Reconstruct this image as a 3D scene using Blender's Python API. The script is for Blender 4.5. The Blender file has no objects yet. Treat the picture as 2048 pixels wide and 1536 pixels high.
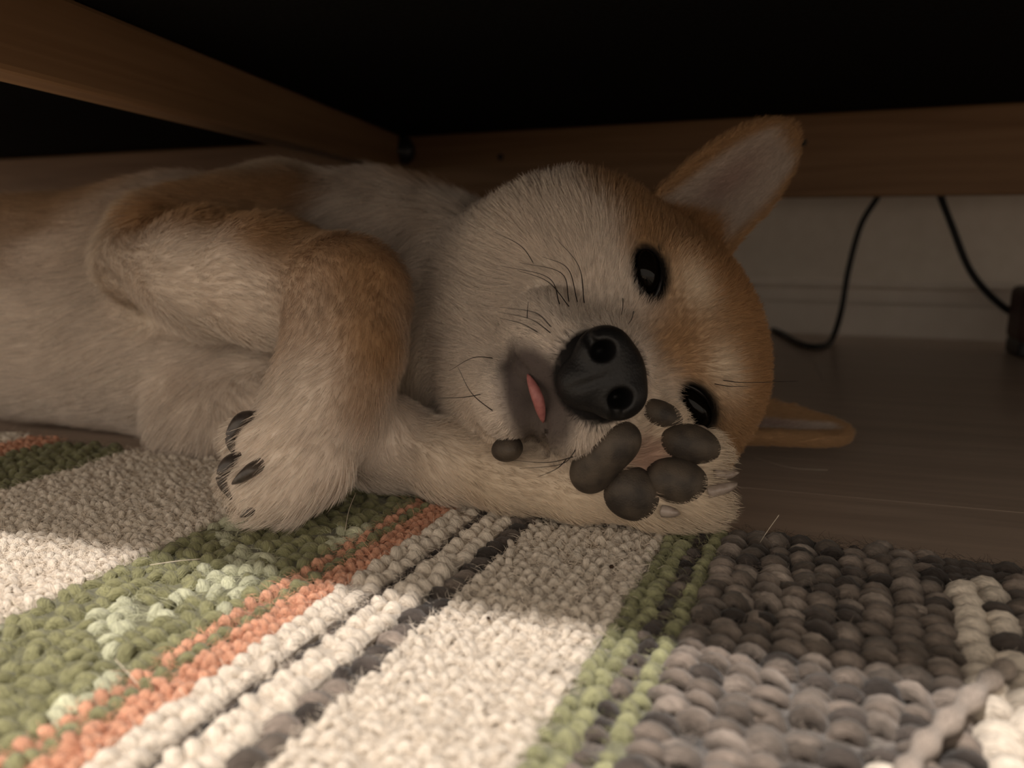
import bpy, bmesh, math, random
import numpy as np
from mathutils import Vector, Matrix

# ------------------------------------------------------------------ camera
SC = bpy.context.scene
COL = SC.collection
FPX = 1538.0                      # focal length in pixels of the 2048x1536 frame
PITCH = math.radians(11.7)
CAM_H = 0.119
cam_d = bpy.data.cameras.new('camera')
cam_d.sensor_width = 36.0
cam_d.lens = FPX / 2048.0 * 36.0
cam_d.clip_start = 0.01
cam_d.dof.use_dof = True
cam_d.dof.focus_distance = 0.275
cam_d.dof.aperture_fstop = 8.5
cam = bpy.data.objects.new('camera', cam_d)
COL.objects.link(cam)
cam.location = (0, 0, CAM_H)
cam.rotation_euler = (math.pi / 2 - PITCH, 0, 0)
SC.camera = cam

# ------------------------------------------------------------------ light
world = bpy.data.worlds.new('room_light')
SC.world = world
world.use_nodes = True
bg = world.node_tree.nodes['Background']
bg.inputs[0].default_value = (1.0, 0.858, 0.705, 1)
bg.inputs[1].default_value = 1.06

LAMP = np.array([-0.531, -0.685, 2.358])       # room ceiling lamp behind the camera
ld = bpy.data.lights.new('ceiling_lamp_offscreen', 'AREA')
ld.shape = 'DISK'
ld.size = 0.153
ld.color = (1.0, 0.925, 0.85)
ld.energy = 92.0
lamp = bpy.data.objects.new('ceiling_lamp_offscreen', ld)
COL.objects.link(lamp)
lamp.location = LAMP
lamp.rotation_euler = (Vector((0, 0.1, 0)) - Vector(LAMP)).to_track_quat('-Z', 'Y').to_euler()

vs = SC.view_settings
vs.view_transform = 'Standard'
vs.look = 'None'
vs.gamma = 1.0
vs.use_curve_mapping = False
vs.exposure = 0.0

# ------------------------------------------------------------------ helpers
rng = np.random.default_rng(7)
random.seed(7)
FW = np.array([0, math.cos(PITCH), -math.sin(PITCH)])
UP = np.array([0, math.sin(PITCH), math.cos(PITCH)])
RT = np.array([1.0, 0, 0])
CP = np.array([0, 0, CAM_H])

def ray(u, v):
    return FW + RT * (u - 1024) / FPX - UP * (v - 768) / FPX

def P(u, v, d):
    """photo pixel + distance along the view axis -> place"""
    return CP + d * ray(u, v)

def G(u, v, z=0.0):
    """photo pixel -> place on a level surface at height z"""
    r = ray(u, v)
    return CP + r * ((z - CAM_H) / r[2])

def px(n, d):
    return n * d / FPX

def unit(v):
    v = np.asarray(v, float)
    return v / (np.linalg.norm(v) + 1e-12)

def tag(o, label=None, cat=None, group=None, kind=None):
    if label: o['label'] = label
    if cat: o['category'] = cat
    if group: o['group'] = group
    if kind: o['kind'] = kind
    return o

def empty(name, loc=(0, 0, 0)):
    o = bpy.data.objects.new(name, None)
    o.empty_display_size = 0.02
    COL.objects.link(o)
    o.location = loc
    return o

def mesh_obj(name, verts, faces, mat=None, parent=None, smooth=True):
    me = bpy.data.meshes.new(name)
    me.from_pydata([tuple(map(float, v)) for v in verts], [], [tuple(map(int, f)) for f in faces])
    if smooth:
        me.polygons.foreach_set('use_smooth', np.ones(len(me.polygons), bool))
    me.update()
    o = bpy.data.objects.new(name, me)
    COL.objects.link(o)
    if mat: me.materials.append(mat)
    if parent: attach(o, parent)
    return o

def attach(o, parent):
    o.parent = parent
    o.matrix_parent_inverse = Matrix.Translation(parent.location).inverted() if parent.type == 'EMPTY' else Matrix()

def fast_mesh(name, V, F, mat=None, parent=None, color=None, cname='Col'):
    """quads/tris (uniform) numpy mesh"""
    n = F.shape[1]
    me = bpy.data.meshes.new(name)
    me.vertices.add(len(V)); me.vertices.foreach_set('co', V.astype(np.float32).ravel())
    me.loops.add(F.size); me.loops.foreach_set('vertex_index', F.astype(np.int32).ravel())
    me.polygons.add(len(F))
    me.polygons.foreach_set('loop_start', np.arange(0, F.size, n, dtype=np.int32))
    me.polygons.foreach_set('use_smooth', np.ones(len(F), bool))
    me.update(calc_edges=True); me.validate()
    if color is not None:
        at = me.color_attributes.new(cname, 'FLOAT_COLOR', 'POINT')
        c4 = np.ones((len(V), 4), np.float32); c4[:, :3] = color
        at.data.foreach_set('color', c4.ravel())
    o = bpy.data.objects.new(name, me)
    COL.objects.link(o)
    if mat: me.materials.append(mat)
    if parent: attach(o, parent)
    return o

def bevel_box(name, size, mat, parent=None, bevel=0.002, seg=2):
    bm = bmesh.new()
    bmesh.ops.create_cube(bm, size=1.0)
    bmesh.ops.scale(bm, vec=size, verts=bm.verts)
    if bevel:
        bmesh.ops.bevel(bm, geom=bm.edges[:], offset=bevel, segments=seg, affect='EDGES', profile=0.5)
    me = bpy.data.meshes.new(name)
    bm.to_mesh(me); bm.free()
    me.materials.append(mat)
    o = bpy.data.objects.new(name, me)
    COL.objects.link(o)
    if parent: o.parent = parent
    return o

def smooth_path(pts, n=12):
    """Catmull-Rom through points"""
    pts = [np.asarray(p, float) for p in pts]
    pts = [2 * pts[0] - pts[1]] + pts + [2 * pts[-1] - pts[-2]]
    out = []
    for i in range(1, len(pts) - 2):
        p0, p1, p2, p3 = pts[i - 1:i + 3]
        for k in range(n):
            t = k / n
            out.append(0.5 * ((2 * p1) + (-p0 + p2) * t + (2 * p0 - 5 * p1 + 4 * p2 - p3) * t * t + (-p0 + 3 * p1 - 3 * p2 + p3) * t ** 3))
    out.append(pts[-2])
    return np.array(out)

def tube(path, radii, sides=8, flat=1.0):
    path = np.asarray(path, float)
    radii = np.broadcast_to(np.asarray(radii, float), (len(path),))
    V, F = [], []
    ref = np.array([0.13, 0.31, 0.94])
    for i, p in enumerate(path):
        t = unit(path[min(i + 1, len(path) - 1)] - path[max(i - 1, 0)])
        a = unit(np.cross(t, ref)); b = np.cross(t, a)
        for k in range(sides):
            an = 2 * math.pi * k / sides
            V.append(p + radii[i] * (math.cos(an) * a + flat * math.sin(an) * b))
    n = len(path)
    for i in range(n - 1):
        for k in range(sides):
            k2 = (k + 1) % sides
            F.append((i * sides + k, i * sides + k2, (i + 1) * sides + k2, (i + 1) * sides + k))
    F.append(tuple(range(sides))[::-1]); F.append(tuple((n - 1) * sides + k for k in range(sides)))
    return V, F

# ------------------------------------------------------------------ materials
def new_mat(name, color=(0.5, 0.5, 0.5), rough=0.6, spec=0.3):
    m = bpy.data.materials.new(name)
    m.use_nodes = True
    nt = m.node_tree
    b = nt.nodes['Principled BSDF']
    b.inputs['Base Color'].default_value = (*color, 1)
    b.inputs['Roughness'].default_value = rough
    b.inputs['Specular IOR Level'].default_value = spec
    return m, nt, b

def node(nt, t, **kw):
    n = nt.nodes.new(t)
    for k, v in kw.items(): setattr(n, k, v)
    return n

def add_bump(nt, b, src, strength=0.3, dist=0.001):
    bp = node(nt, 'ShaderNodeBump')
    bp.inputs['Strength'].default_value = strength
    bp.inputs['Distance'].default_value = dist
    nt.links.new(src, bp.inputs['Height'])
    nt.links.new(bp.outputs[0], b.inputs['Normal'])

def wood_mat(name, c0, c1, scale=(3, 60, 60), rough=0.55, knots=True):
    m, nt, b = new_mat(name, c0, rough, 0.25)
    tc = node(nt, 'ShaderNodeTexCoord')
    mp = node(nt, 'ShaderNodeMapping')
    mp.inputs['Scale'].default_value = scale
    nt.links.new(tc.outputs['Object'], mp.inputs['Vector'])
    n1 = node(nt, 'ShaderNodeTexNoise')
    n1.inputs['Scale'].default_value = 1.0; n1.inputs['Detail'].default_value = 6; n1.inputs['Distortion'].default_value = 0.8
    nt.links.new(mp.outputs[0], n1.inputs['Vector'])
    cr = node(nt, 'ShaderNodeValToRGB')
    cr.color_ramp.elements[0].position = 0.3; cr.color_ramp.elements[0].color = (*c0, 1)
    cr.color_ramp.elements[1].position = 0.7; cr.color_ramp.elements[1].color = (*c1, 1)
    nt.links.new(n1.outputs['Fac'], cr.inputs[0])
    nt.links.new(cr.outputs[0], b.inputs['Base Color'])
    add_bump(nt, b, n1.outputs['Fac'], 0.15, 0.001)
    return m

def plain_noise_mat(name, c0, c1, scale, rough=0.7, spec=0.2, bump=0.2, bdist=0.0005, detail=4):
    m, nt, b = new_mat(name, c0, rough, spec)
    tc = node(nt, 'ShaderNodeTexCoord')
    n1 = node(nt, 'ShaderNodeTexNoise')
    n1.inputs['Scale'].default_value = scale; n1.inputs['Detail'].default_value = detail
    nt.links.new(tc.outputs['Object'], n1.inputs['Vector'])
    cr = node(nt, 'ShaderNodeValToRGB')
    cr.color_ramp.elements[0].position = 0.35; cr.color_ramp.elements[0].color = (*c0, 1)
    cr.color_ramp.elements[1].position = 0.65; cr.color_ramp.elements[1].color = (*c1, 1)
    nt.links.new(n1.outputs['Fac'], cr.inputs[0])
    nt.links.new(cr.outputs[0], b.inputs['Base Color'])
    if bump: add_bump(nt, b, n1.outputs['Fac'], bump, bdist)
    return m

M_pine = wood_mat('pine', (0.19, 0.105, 0.052), (0.27, 0.16, 0.085), (4, 90, 90))
M_floor = wood_mat('laminate', (0.38, 0.295, 0.235), (0.52, 0.41, 0.33), (5, 90, 40), 0.30)
M_wall = plain_noise_mat('wall_paint', (0.66, 0.59, 0.51), (0.70, 0.63, 0.55), 60, 0.8, 0.2, 0.15)
M_base = plain_noise_mat('baseboard_paint', (0.62, 0.55, 0.48), (0.66, 0.59, 0.52), 40, 0.45, 0.4, 0.05)
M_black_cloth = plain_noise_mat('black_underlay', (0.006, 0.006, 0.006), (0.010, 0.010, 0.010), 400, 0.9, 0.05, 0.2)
M_black_plastic = plain_noise_mat('black_plastic', (0.012, 0.012, 0.013), (0.018, 0.018, 0.019), 200, 0.4, 0.4, 0.05)
M_cable = plain_noise_mat('cable_rubber', (0.008, 0.008, 0.009), (0.012, 0.012, 0.013), 200, 0.5, 0.3, 0.05)
M_brown = plain_noise_mat('brown_plastic', (0.045, 0.018, 0.014), (0.06, 0.025, 0.02), 90, 0.5, 0.3, 0.05)

# ------------------------------------------------------------------ setting: floor, wall, baseboard
WA = np.array([0.3298, 0.8489]); WB = np.array([0.5204, 0.7928])
wdir = unit(WB - WA)                    # along the wall, towards the right
wang = math.atan2(wdir[1], wdir[0])
wnrm = np.array([-wdir[1], wdir[0]])    # away from the camera

floor = bevel_box('floor', (5.0, 4.0, 0.05), M_floor, bevel=0)
floor.location = (WA[0] - wnrm[0] * 1.96, WA[1] - wnrm[1] * 1.96, -0.0275 - 0.004)
floor.rotation_euler = (0, 0, wang)
tag(floor, kind='structure')
# laminate planks laid along the wall, nearest ones to the photographed strip
PW, PL = 0.092, 0.9
plank_me = None
k = 0
for row in range(13):
    for c in range(-2, 3):
        off = (row * 0.37) % PL
        lx = c * PL + off - 0.3
        ly = 1.96 - 0.0004 - PW * (row + 0.5)
        if plank_me is None:
            pk = bevel_box('plank', (PL - 0.0003, PW - 0.0003, 0.006), M_floor, bevel=0.00015, seg=1)
            plank_me = pk.data
        else:
            pk = bpy.data.objects.new('plank', plank_me); COL.objects.link(pk)
        pk.parent = floor
        pk.location = (lx, ly, 0.0285)

wall = bevel_box('wall_back', (5.0, 0.08, 2.46), M_wall, bevel=0)
wc = WA + wnrm * 0.046
wall.location = (wc[0], wc[1], 1.17); wall.rotation_euler = (0, 0, wang)
tag(wall, kind='structure')
# baseboard: profile (y towards the room negative, z)
prof = [(0.0, 0.0), (-0.0065, 0.0), (-0.0065, 0.034), (-0.0035, 0.0375), (-0.0035, 0.0505), (-0.0085, 0.0535), (-0.0085, 0.0560), (-0.003, 0.0610), (0.0, 0.0600)]
V = []; F = []
for x in (-2.5, 2.5):
    for (y, z) in prof: V.append((x, y + 0.0062, z))
n = len(prof)
for i in range(n): F.append((i, (i + 1) % n, n + (i + 1) % n, n + i))
F.append(tuple(range(n))[::-1]); F.append(tuple(range(n, 2 * n)))
bb = mesh_obj('baseboard_back', V, F, M_base, smooth=False)
bb.location = (WA[0], WA[1], 0.0); bb.rotation_euler = (0, 0, wang)
tag(bb, kind='structure')

# ------------------------------------------------------------------ bed frame above
Z_PANEL = 0.210
rA = P(2048, 297, 0.585)[:2]; rB = P(0, 372, 1.10)[:2]
rd = unit(rB - rA)                               # far rail, towards the left
rn = np.array([rd[1], -rd[0]])                   # away from the camera
if rn[1] < 0: rn = -rn
bed = empty('bed_frame', (rA[0], rA[1], 0))
tag(bed, 'pine wood bed frame with black underside above the lying dog', 'bed')

def beam(name, a, b, z0, z1, th, side, mat=M_pine, parent=bed, bevel=0.0025):
    """beam whose visible face runs a->b; th is laid towards side"""
    a = np.asarray(a, float); b = np.asarray(b, float)
    L = np.linalg.norm(b - a); d = (b - a) / L
    c = (a + b) / 2 + unit(side) * th / 2
    o = bevel_box(name, (L, th, z1 - z0), mat, None, bevel)
    o.location = (c[0], c[1], (z0 + z1) / 2)
    o.rotation_euler = (0, 0, math.atan2(d[1], d[0]))
    attach(o, parent)
    return o

far_rail = beam('bed_rail', rA - rd * 0.75, rB + rd * 0.35, 0.142, Z_PANEL, 0.022, rn)
bA = P(0, 20, 0.278)[:2]; bB = P(800, 300, 0.80)[:2]
bd = unit(bB - bA)
# stop the cross beam against the rail
def line_hit(p, d, q, e):
    m = np.array([[d[0], -e[0]], [d[1], -e[1]]]); s = np.linalg.solve(m, q - p); return p + d * s[0]
bEnd = line_hit(bA, bd, rA, rd)
sh0 = np.array([-0.183, 0.258]); sh1 = np.array([0.060, 0.177])          # where the shade begins on the rug
sd = unit(sh1 - sh0)
lampv = LAMP - np.array([0, 0.2, 0.012])
off = lampv[:2] / lampv[2] * (0.176 - 0.012)
nA = sh0 + off                                                            # near rail, outer lower edge
nOut = np.array([sd[1], -sd[0]])
if nOut[1] > 0: nOut = -nOut
bNear = line_hit(bA, bd, nA, sd)
cross_beam = beam('cross_beam', bNear, bEnd, 0.174, Z_PANEL, 0.020, (-1, 0.1))
near_rail = beam('bed_rail', nA - sd * 1.1, nA + sd * 1.1, 0.176, 0.245, 0.022, -nOut)
# black underside: one board, extended to the wall to block lamp light
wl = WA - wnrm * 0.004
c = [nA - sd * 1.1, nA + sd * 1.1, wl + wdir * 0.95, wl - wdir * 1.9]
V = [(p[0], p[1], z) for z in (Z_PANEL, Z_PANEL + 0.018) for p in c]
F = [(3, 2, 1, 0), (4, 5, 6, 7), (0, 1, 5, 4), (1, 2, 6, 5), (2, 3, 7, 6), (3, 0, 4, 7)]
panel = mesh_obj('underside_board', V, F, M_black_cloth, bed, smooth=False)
panel['label'] = 'black underside of the bed'
for p in (nA - sd * 1.07 + nOut * 0.02, nA + sd * 1.07 + nOut * 0.02, rA - rd * 0.72 + rn * 0.02, rB + rd * 0.32 + rn * 0.02):
    lg = bevel_box('leg', (0.05, 0.05, 0.176), M_pine, None, 0.003)
    lg.location = (p[0], p[1], 0.088); lg.rotation_euler = (0, 0, wang)
    attach(lg, bed)
# black corner bracket at the joint: dished disc + domed bolt
kc = P(808, 303, 0.0 + np.dot(np.append(bEnd, 0.19) - CP, FW) - 0.004)
def lathe(profile, n=20):
    V, F = [], []
    for (r, z) in profile:
        for k in range(n):
            a = 2 * math.pi * k / n; V.append((r * math.cos(a), r * math.sin(a), z))
    m = len(profile)
    for i in range(m - 1):
        for k in range(n):
            k2 = (k + 1) % n; F.append((i * n + k, i * n + k2, (i + 1) * n + k2, (i + 1) * n + k))
    F.append(tuple(range(n))[::-1]); F.append(tuple((m - 1) * n + k for k in range(n)))
    return V, F
V, F = lathe([(0.0135, 0), (0.0150, 0.003), (0.0145, 0.011), (0.011, 0.014), (0.0065, 0.0145), (0.006, 0.018), (0.003, 0.0195)])
kn = mesh_obj('bolt_cap', V, F, M_black_plastic)
kn.location = tuple(kc); kn.rotation_euler = Vector((-rn[0], -rn[1], 0)).to_track_quat('Z', 'Y').to_euler()
kn['label'] = 'black plastic bolt cap'
attach(kn, bed)
for (u, v) in ((1001, 314), (1606, 285)):
    # dark disc on the far rail face: a screwhole and a wood knot
    r0 = ray(u, v); q = line_hit(np.zeros(2), r0[:2], rA, rd); t = q[1] / r0[1]
    pz = CP + r0 * t
    V, F = lathe([(0.0032, 0), (0.0032, 0.0006), (0.0022, 0.0012), (0.0012, 0.0004)], 14)
    h = mesh_obj('rail_spot', V, F, M_black_plastic)
    h.location = tuple(pz); h.rotation_euler = Vector((-rn[0], -rn[1], 0)).to_track_quat('Z', 'Y').to_euler()
    attach(h, bed)

# ------------------------------------------------------------------ cables and brown block by the wall
def wallside(u, v, back):
    """place on the vertical plane that lies `back` metres in front of the wall"""
    q0 = WA - wnrm * back
    r0 = ray(u, v); q = line_hit(np.zeros(2), r0[:2], q0, wdir); return CP + r0 * (q[1] / r0[1])
c1 = [wallside(1775, 330, 0.05), wallside(1760, 385, 0.05), wallside(1722, 450, 0.055), wallside(1697, 540, 0.06), wallside(1683, 620, 0.065)]
c1 += [G(1664, 678, 0.0035), G(1640, 693, 0.0032), G(1600, 687, 0.0032), G(1530, 655, 0.0032), G(1400, 640, 0.0032), G(1250, 655, 0.0032)]
V, F = tube(smooth_path(c1, 10), 0.0029, 10)
cb = mesh_obj('power_cable', V, F, M_cable)
tag(cb, 'thin black cable hanging behind the rail and curling onto the floor', 'cable')
c2 = [wallside(1860, 330, 0.05), wallside(1880, 390, 0.05), wallside(1905, 455, 0.055), wallside(1940, 540, 0.06), wallside(1990, 600, 0.07), wallside(2048, 640, 0.085), wallside(2110, 668, 0.10)]
V, F = tube(smooth_path(c2, 10), 0.0033, 10)
cb2 = mesh_obj('power_cable', V, F, M_cable)
tag(cb2, 'thicker black cable sloping down to the dark brown block', 'cable')
blk = empty('power_block', G(2075, 722, 0.0))
tag(blk, 'dark brown power block standing on the floor under the cable', 'adapter')
bz = blk.location.copy()
o = bevel_box('housing', (0.055, 0.045, 0.050), M_brown, None, 0.006, 3); o.location = (bz.x + 0.022, bz.y + 0.025, 0.0385); o.rotation_euler = (0, 0, wang); attach(o, blk)
o = bevel_box('base', (0.053, 0.043, 0.016), M_black_plastic, None, 0.004, 2); o.location = (bz.x + 0.022, bz.y + 0.025, 0.008); o.rotation_euler = (0, 0, wang); attach(o, blk)

# ------------------------------------------------------------------ rug
RUG_Z = 0.012
TH = math.radians(24.4)
ra = np.array([math.sin(TH), math.cos(TH)]); rb = np.array([math.cos(TH), -math.sin(TH)])
def rug_xy(s, t): return s[..., None] * ra + t[..., None] * rb
def s_edge(t): return 0.262 + (t + 0.2) * 0.068
M_yarn, nt, b = new_mat('yarn', (0.5, 0.5, 0.5), 0.9, 0.1)
at = node(nt, 'ShaderNodeVertexColor'); at.layer_name = 'Col'
tc = node(nt, 'ShaderNodeTexCoord')
nz = node(nt, 'ShaderNodeTexNoise'); nz.inputs['Scale'].default_value = 1400; nz.inputs['Detail'].default_value = 3
ya = node(nt, 'ShaderNodeAttribute'); ya.attribute_name = 'Yarn'
nz.inputs['Scale'].default_value = 5.0
nt.links.new(ya.outputs['Vector'], nz.inputs['Vector'])
mx = node(nt, 'ShaderNodeMixRGB', blend_type='MULTIPLY'); mx.inputs[0].default_value = 0.8
cr = node(nt, 'ShaderNodeValToRGB'); cr.color_ramp.elements[0].position = 0.3; cr.color_ramp.elements[0].color = (0.55, 0.55, 0.55, 1); cr.color_ramp.elements[1].position = 0.65
nt.links.new(nz.outputs['Fac'], cr.inputs[0])
nt.links.new(at.outputs['Color'], mx.inputs[1]); nt.links.new(cr.outputs[0], mx.inputs[2])
nt.links.new(mx.outputs[0], b.inputs['Base Color'])
b.inputs['Sheen Weight'].default_value = 0.15
add_bump(nt, b, nz.outputs['Fac'], 0.7, 0.0012)

rug = empty('rug', tuple(np.append(rug_xy(np.array(0.26), np.array(-0.1)), 0.0)))
tag(rug, 'cream striped loop-pile rug with olive, coral and grey bands', 'rug')
M_back = plain_noise_mat('rug_backing', (0.30, 0.27, 0.22), (0.36, 0.32, 0.26), 300, 0.95, 0.05, 0.4)
ts = np.array([-0.75, 0.45]); bx = []
for (t, s) in ((-0.75, -0.75), (0.45, -0.75), (0.45, s_edge(0.45) - 0.003), (-0.75, s_edge(-0.75) - 0.003)):
    bx.append(rug_xy(np.array(s), np.array(t)))
V = [(q[0], q[1], z) for z in (0.0005, 0.0068) for q in bx]
mesh_obj('backing', V, [(3, 2, 1, 0), (4, 5, 6, 7), (0, 1, 5, 4), (1, 2, 6, 5), (2, 3, 7, 6), (3, 0, 4, 7)], M_back, rug, smooth=False)

CREAM = np.array([0.78, 0.69, 0.585]); OLIVE = np.array([0.25, 0.245, 0.13]); SAGE = np.array([0.52, 0.525, 0.37])
CORAL = np.array([0.70, 0.36, 0.235]); DARK = np.array([0.085, 0.07, 0.062]); GREY = np.array([0.215, 0.175, 0.148]); LGREY = np.array([0.30, 0.25, 0.215])
LEAF = np.array([0.33, 0.33, 0.185])

def arch_template(seg=7, sides=7):
    """one yarn loop: an arched tube across x, unit size"""
    V = []; F = []
    for i in range(seg + 1):
        a = math.pi * i / seg
        c = np.array([-math.cos(a), 0.0, math.sin(a)])
        t = np.array([math.sin(a), 0.0, math.cos(a)])
        nrm = np.array([-math.cos(a), 0, math.sin(a)]); bi = np.array([0, 1.0, 0])
        for k in range(sides):
            an = 2 * math.pi * k / sides
            V.append((c, nrm * math.cos(an) + bi * math.sin(an)))
    for i in range(seg):
        for k in range(sides):
            k2 = (k + 1) % sides
            F.append((i * sides + k, i * sides + k2, (i + 1) * sides + k2, (i + 1) * sides + k))
    return np.array([v[0] for v in V]), np.array([v[1] for v in V]), np.array(F)
TC, TN, TF = arch_template()
_al = np.repeat(np.arange(8) / 7.0, 7); _an = np.tile(np.arange(7) * 2 * math.pi / 7, 8) + 1.6 * _al
TY = np.stack([_al * 1.6, np.cos(_an), np.sin(_an)], 1)

FUZZ = []
def loops(name, s, t, halfw, height, rad, yaw, lean, col, base=0.0045, label=None):
    """all yarn loops of one stripe, as pile"""
    n = len(s)
    if n == 0: return
    FUZZ.append((s, t, col))
    V0 = TC[None] * np.stack([halfw, np.ones(n), height], 1)[:, None, :] + TN[None] * rad[:, None, None]
    # lean towards -s with height
    V0[..., 1] += lean[:, None] * V0[..., 2]
    cy, sy = np.cos(yaw)[:, None], np.sin(yaw)[:, None]
    lt = V0[..., 0] * cy - V0[..., 1] * sy
    ls = V0[..., 0] * sy + V0[..., 1] * cy
    S = s[:, None] + ls; T = t[:, None] + lt
    XY = rug_xy(S, T)
    Z = np.maximum(base + V0[..., 2], 0.001)
    V = np.concatenate([XY, Z[..., None]], -1).reshape(-1, 3)
    F = (TF[None] + (np.arange(n) * len(TC))[:, None, None]).reshape(-1, 4)
    C = np.repeat(col, len(TC), 0)
    if name in ('grey_rope', 'dark_rope'):      # two plies, one darker, twisted together
        ph = rng.uniform(0, 6.283, n)
        f = np.cos(_an[None] * 1.0 + 1.2 * _al[None] + ph[:, None] + 2.2)
        f = np.clip(0.5 + 0.9 * f, 0, 1); light = (col.mean(1) < 0.4)[:, None]
        C = C * np.where(light, 0.52 + 0.62 * f, 1.0).reshape(-1, 1)
    o = fast_mesh(name, V, F, M_yarn, rug, C)
    ya = o.data.attributes.new('Yarn', 'FLOAT_VECTOR', 'POINT')
    yv = TY[None] + np.stack([rng.uniform(0, 50, n), np.zeros(n), np.zeros(n)], 1)[:, None]
    ya.data.foreach_set('vector', yv.astype(np.float32).ravel())
    o['kind'] = 'stuff'
    if label: o['label'] = label
    return o

S_MIN = 0.02
def stripe(name, t0, t1, pitch_t, pitch_s, colfn, jit=0.18, yawj=0.35, label=None, hgt=None, smax_off=0.0, rad=0.5, ground=0.0088):
    nr = max(1, int(round((t1 - t0) / pitch_t)))
    pt = (t1 - t0) / nr
    ss, tt = [], []
    for r in range(nr):
        t = t0 + (r + 0.5) * pt
        s = np.arange(S_MIN, s_edge(t) - smax_off - pitch_s * 0.4, pitch_s) + rng.uniform(0, pitch_s)
        ss.append(s); tt.append(np.full(len(s), t))
    s = np.concatenate(ss); t = np.concatenate(tt); n = len(s)
    s = s + rng.normal(0, jit * pitch_s * 0.6, n); t = t + rng.normal(0, jit * pt * 0.5, n)
    te = np.array([t0, t1]); q = []
    for (tv, sv) in ((t0, -0.7), (t1, -0.7), (t1, s_edge(t1) - smax_off - 0.002), (t0, s_edge(t0) - smax_off - 0.002)):
        q.append(np.append(rug_xy(np.array(sv), np.array(tv)), ground))
    fb = fast_mesh(name + '_ground', np.array(q + [v - np.array([0, 0, 0.0015]) for v in q]), np.array([[0, 1, 2, 3], [7, 6, 5, 4], [0, 4, 5, 1], [1, 5, 6, 2], [2, 6, 7, 3], [3, 7, 4, 0]]), M_yarn, rug, np.repeat(colfn(np.zeros(1), np.zeros(1)), 8, 0))
    rr = rad * pitch_s * rng.uniform(0.85, 1.12, n)
    rr = np.minimum(rr, pt * 0.42)
    h = (hgt if hgt else 0.0075) - rr * 0.9 + rng.normal(0, 0.0005, n)
    h = np.maximum(h, 0.0008)
    hw = np.maximum(pt * 0.60 - rr * 0.45, 0.0004) * rng.uniform(0.85, 1.1, n)
    cc = colfn(s, t)
    if name == 'grey_rope':
        for (wu, wv) in ((1802, 1515), (1790, 1560)):
            g0 = G(wu, wv, RUG_Z); gs, gt = g0[:2] @ ra, g0[:2] @ rb
            cc[np.hypot(s - gs, t - gt) < 0.0052] = CREAM * 1.05
    return loops(name, s, t, hw, h, rr, rng.normal(0, yawj, n), rng.normal(-0.45 if name == 'grey_rope' else -0.15, 0.2, n), cc, label=label)

def vary(c, amt=0.10):
    def f(s, t): return np.clip(c[None] * (1 + rng.normal(0, amt, (len(s), 1))), 0, 1)
    return f
def blotch(s, t, fs, ft, seed):
    return np.sin(s * fs + seed) * np.cos(t * ft + seed * 1.7) + 0.6 * np.sin(s * fs * 2.3 + t * ft * 1.1 + seed * 3.1)
def mixed(c0, c1, fs, ft, seed, thr, amt=0.10):
    def f(s, t):
        m = (blotch(s, t, fs, ft, seed) + rng.normal(0, 0.25, len(s)) > thr)[:, None]
        return np.clip(np.where(m, c1, c0) * (1 + rng.normal(0, amt, (len(s), 1))), 0, 1)
    return f
def random_mix(cols, probs, amt=0.12):
    A = np.array(cols)
    def f(s, t): return np.clip(A[rng.choice(len(A), len(s), p=probs)] * (1 + rng.normal(0, amt, (len(s), 1))), 0, 1)
    return f

small = dict(pitch_t=0.0043, pitch_s=0.0027, yawj=0.6, ground=0.0098)
stripe('cream_band', -0.52, -0.388, colfn=vary(CREAM, 0.05), **small)
stripe('coral_band', -0.388, -0.368, 0.0036, 0.0034, vary(CORAL, 0.08))
stripe('olive_band', -0.368, -0.319, 0.0060, 0.0045, mixed(OLIVE * 0.8, SAGE, 60, 90, 1.0, 1.15), yawj=0.6)
stripe('cream_band', -0.319, -0.212, colfn=vary(CREAM, 0.05), **small)
stripe('olive_band', -0.212, -0.156, 0.0062, 0.0045, mixed(OLIVE, SAGE, 55, 110, 2.2, 0.50), yawj=0.7, ground=0.0095)
stripe('coral_band', -0.156, -0.152, 0.0038, 0.0042, vary(CORAL, 0.08))
stripe('olive_band', -0.152, -0.1475, 0.0042, 0.0042, vary(OLIVE, 0.12))
stripe('coral_band', -0.1475, -0.137, 0.0035, 0.0036, vary(CORAL, 0.08))
stripe('cream_rope', -0.137, -0.1265, 0.0052, 0.0036, vary(CREAM * 0.97, 0.04), hgt=0.0085, rad=0.62, ground=0.0104)
stripe('dark_rope', -0.1262, -0.1228, 0.0034, 0.0045, random_mix([DARK, GREY], [0.7, 0.3]), hgt=0.0062)
stripe('cream_rope', -0.1226, -0.1115, 0.0055, 0.0036, vary(CREAM * 0.97, 0.04), hgt=0.0085, rad=0.62, ground=0.0104)
stripe('dark_rope', -0.1108, -0.1035, 0.0068, 0.0060, random_mix([DARK, GREY], [0.68, 0.32]), hgt=0.0078)
stripe('cream_band', -0.1032, -0.056, colfn=vary(CREAM, 0.05), **small)
stripe('olive_rope', -0.056, -0.0518, 0.0044, 0.0050, vary(LEAF * 0.9, 0.12), yawj=0.15)
stripe('olive_rope', -0.0518, -0.0468, 0.0048, 0.0050, vary(LEAF, 0.12), yawj=0.15)
stripe('grey_rope', -0.0468, -0.0420, 0.0047, 0.0055, random_mix([DARK, GREY], [0.55, 0.45]), yawj=0.15)
stripe('olive_rope', -0.0420, -0.0372, 0.0048, 0.0050, vary(LEAF * 1.05, 0.12), yawj=0.15)
for k in range(9):
    t0 = -0.0370 + k * 0.00755
    stripe('grey_rope', t0, t0 + 0.0075, 0.0075, 0.0054, random_mix([GREY, LGREY, DARK], [0.52, 0.24, 0.24]), yawj=0.10, hgt=0.0095, rad=0.52)
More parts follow.
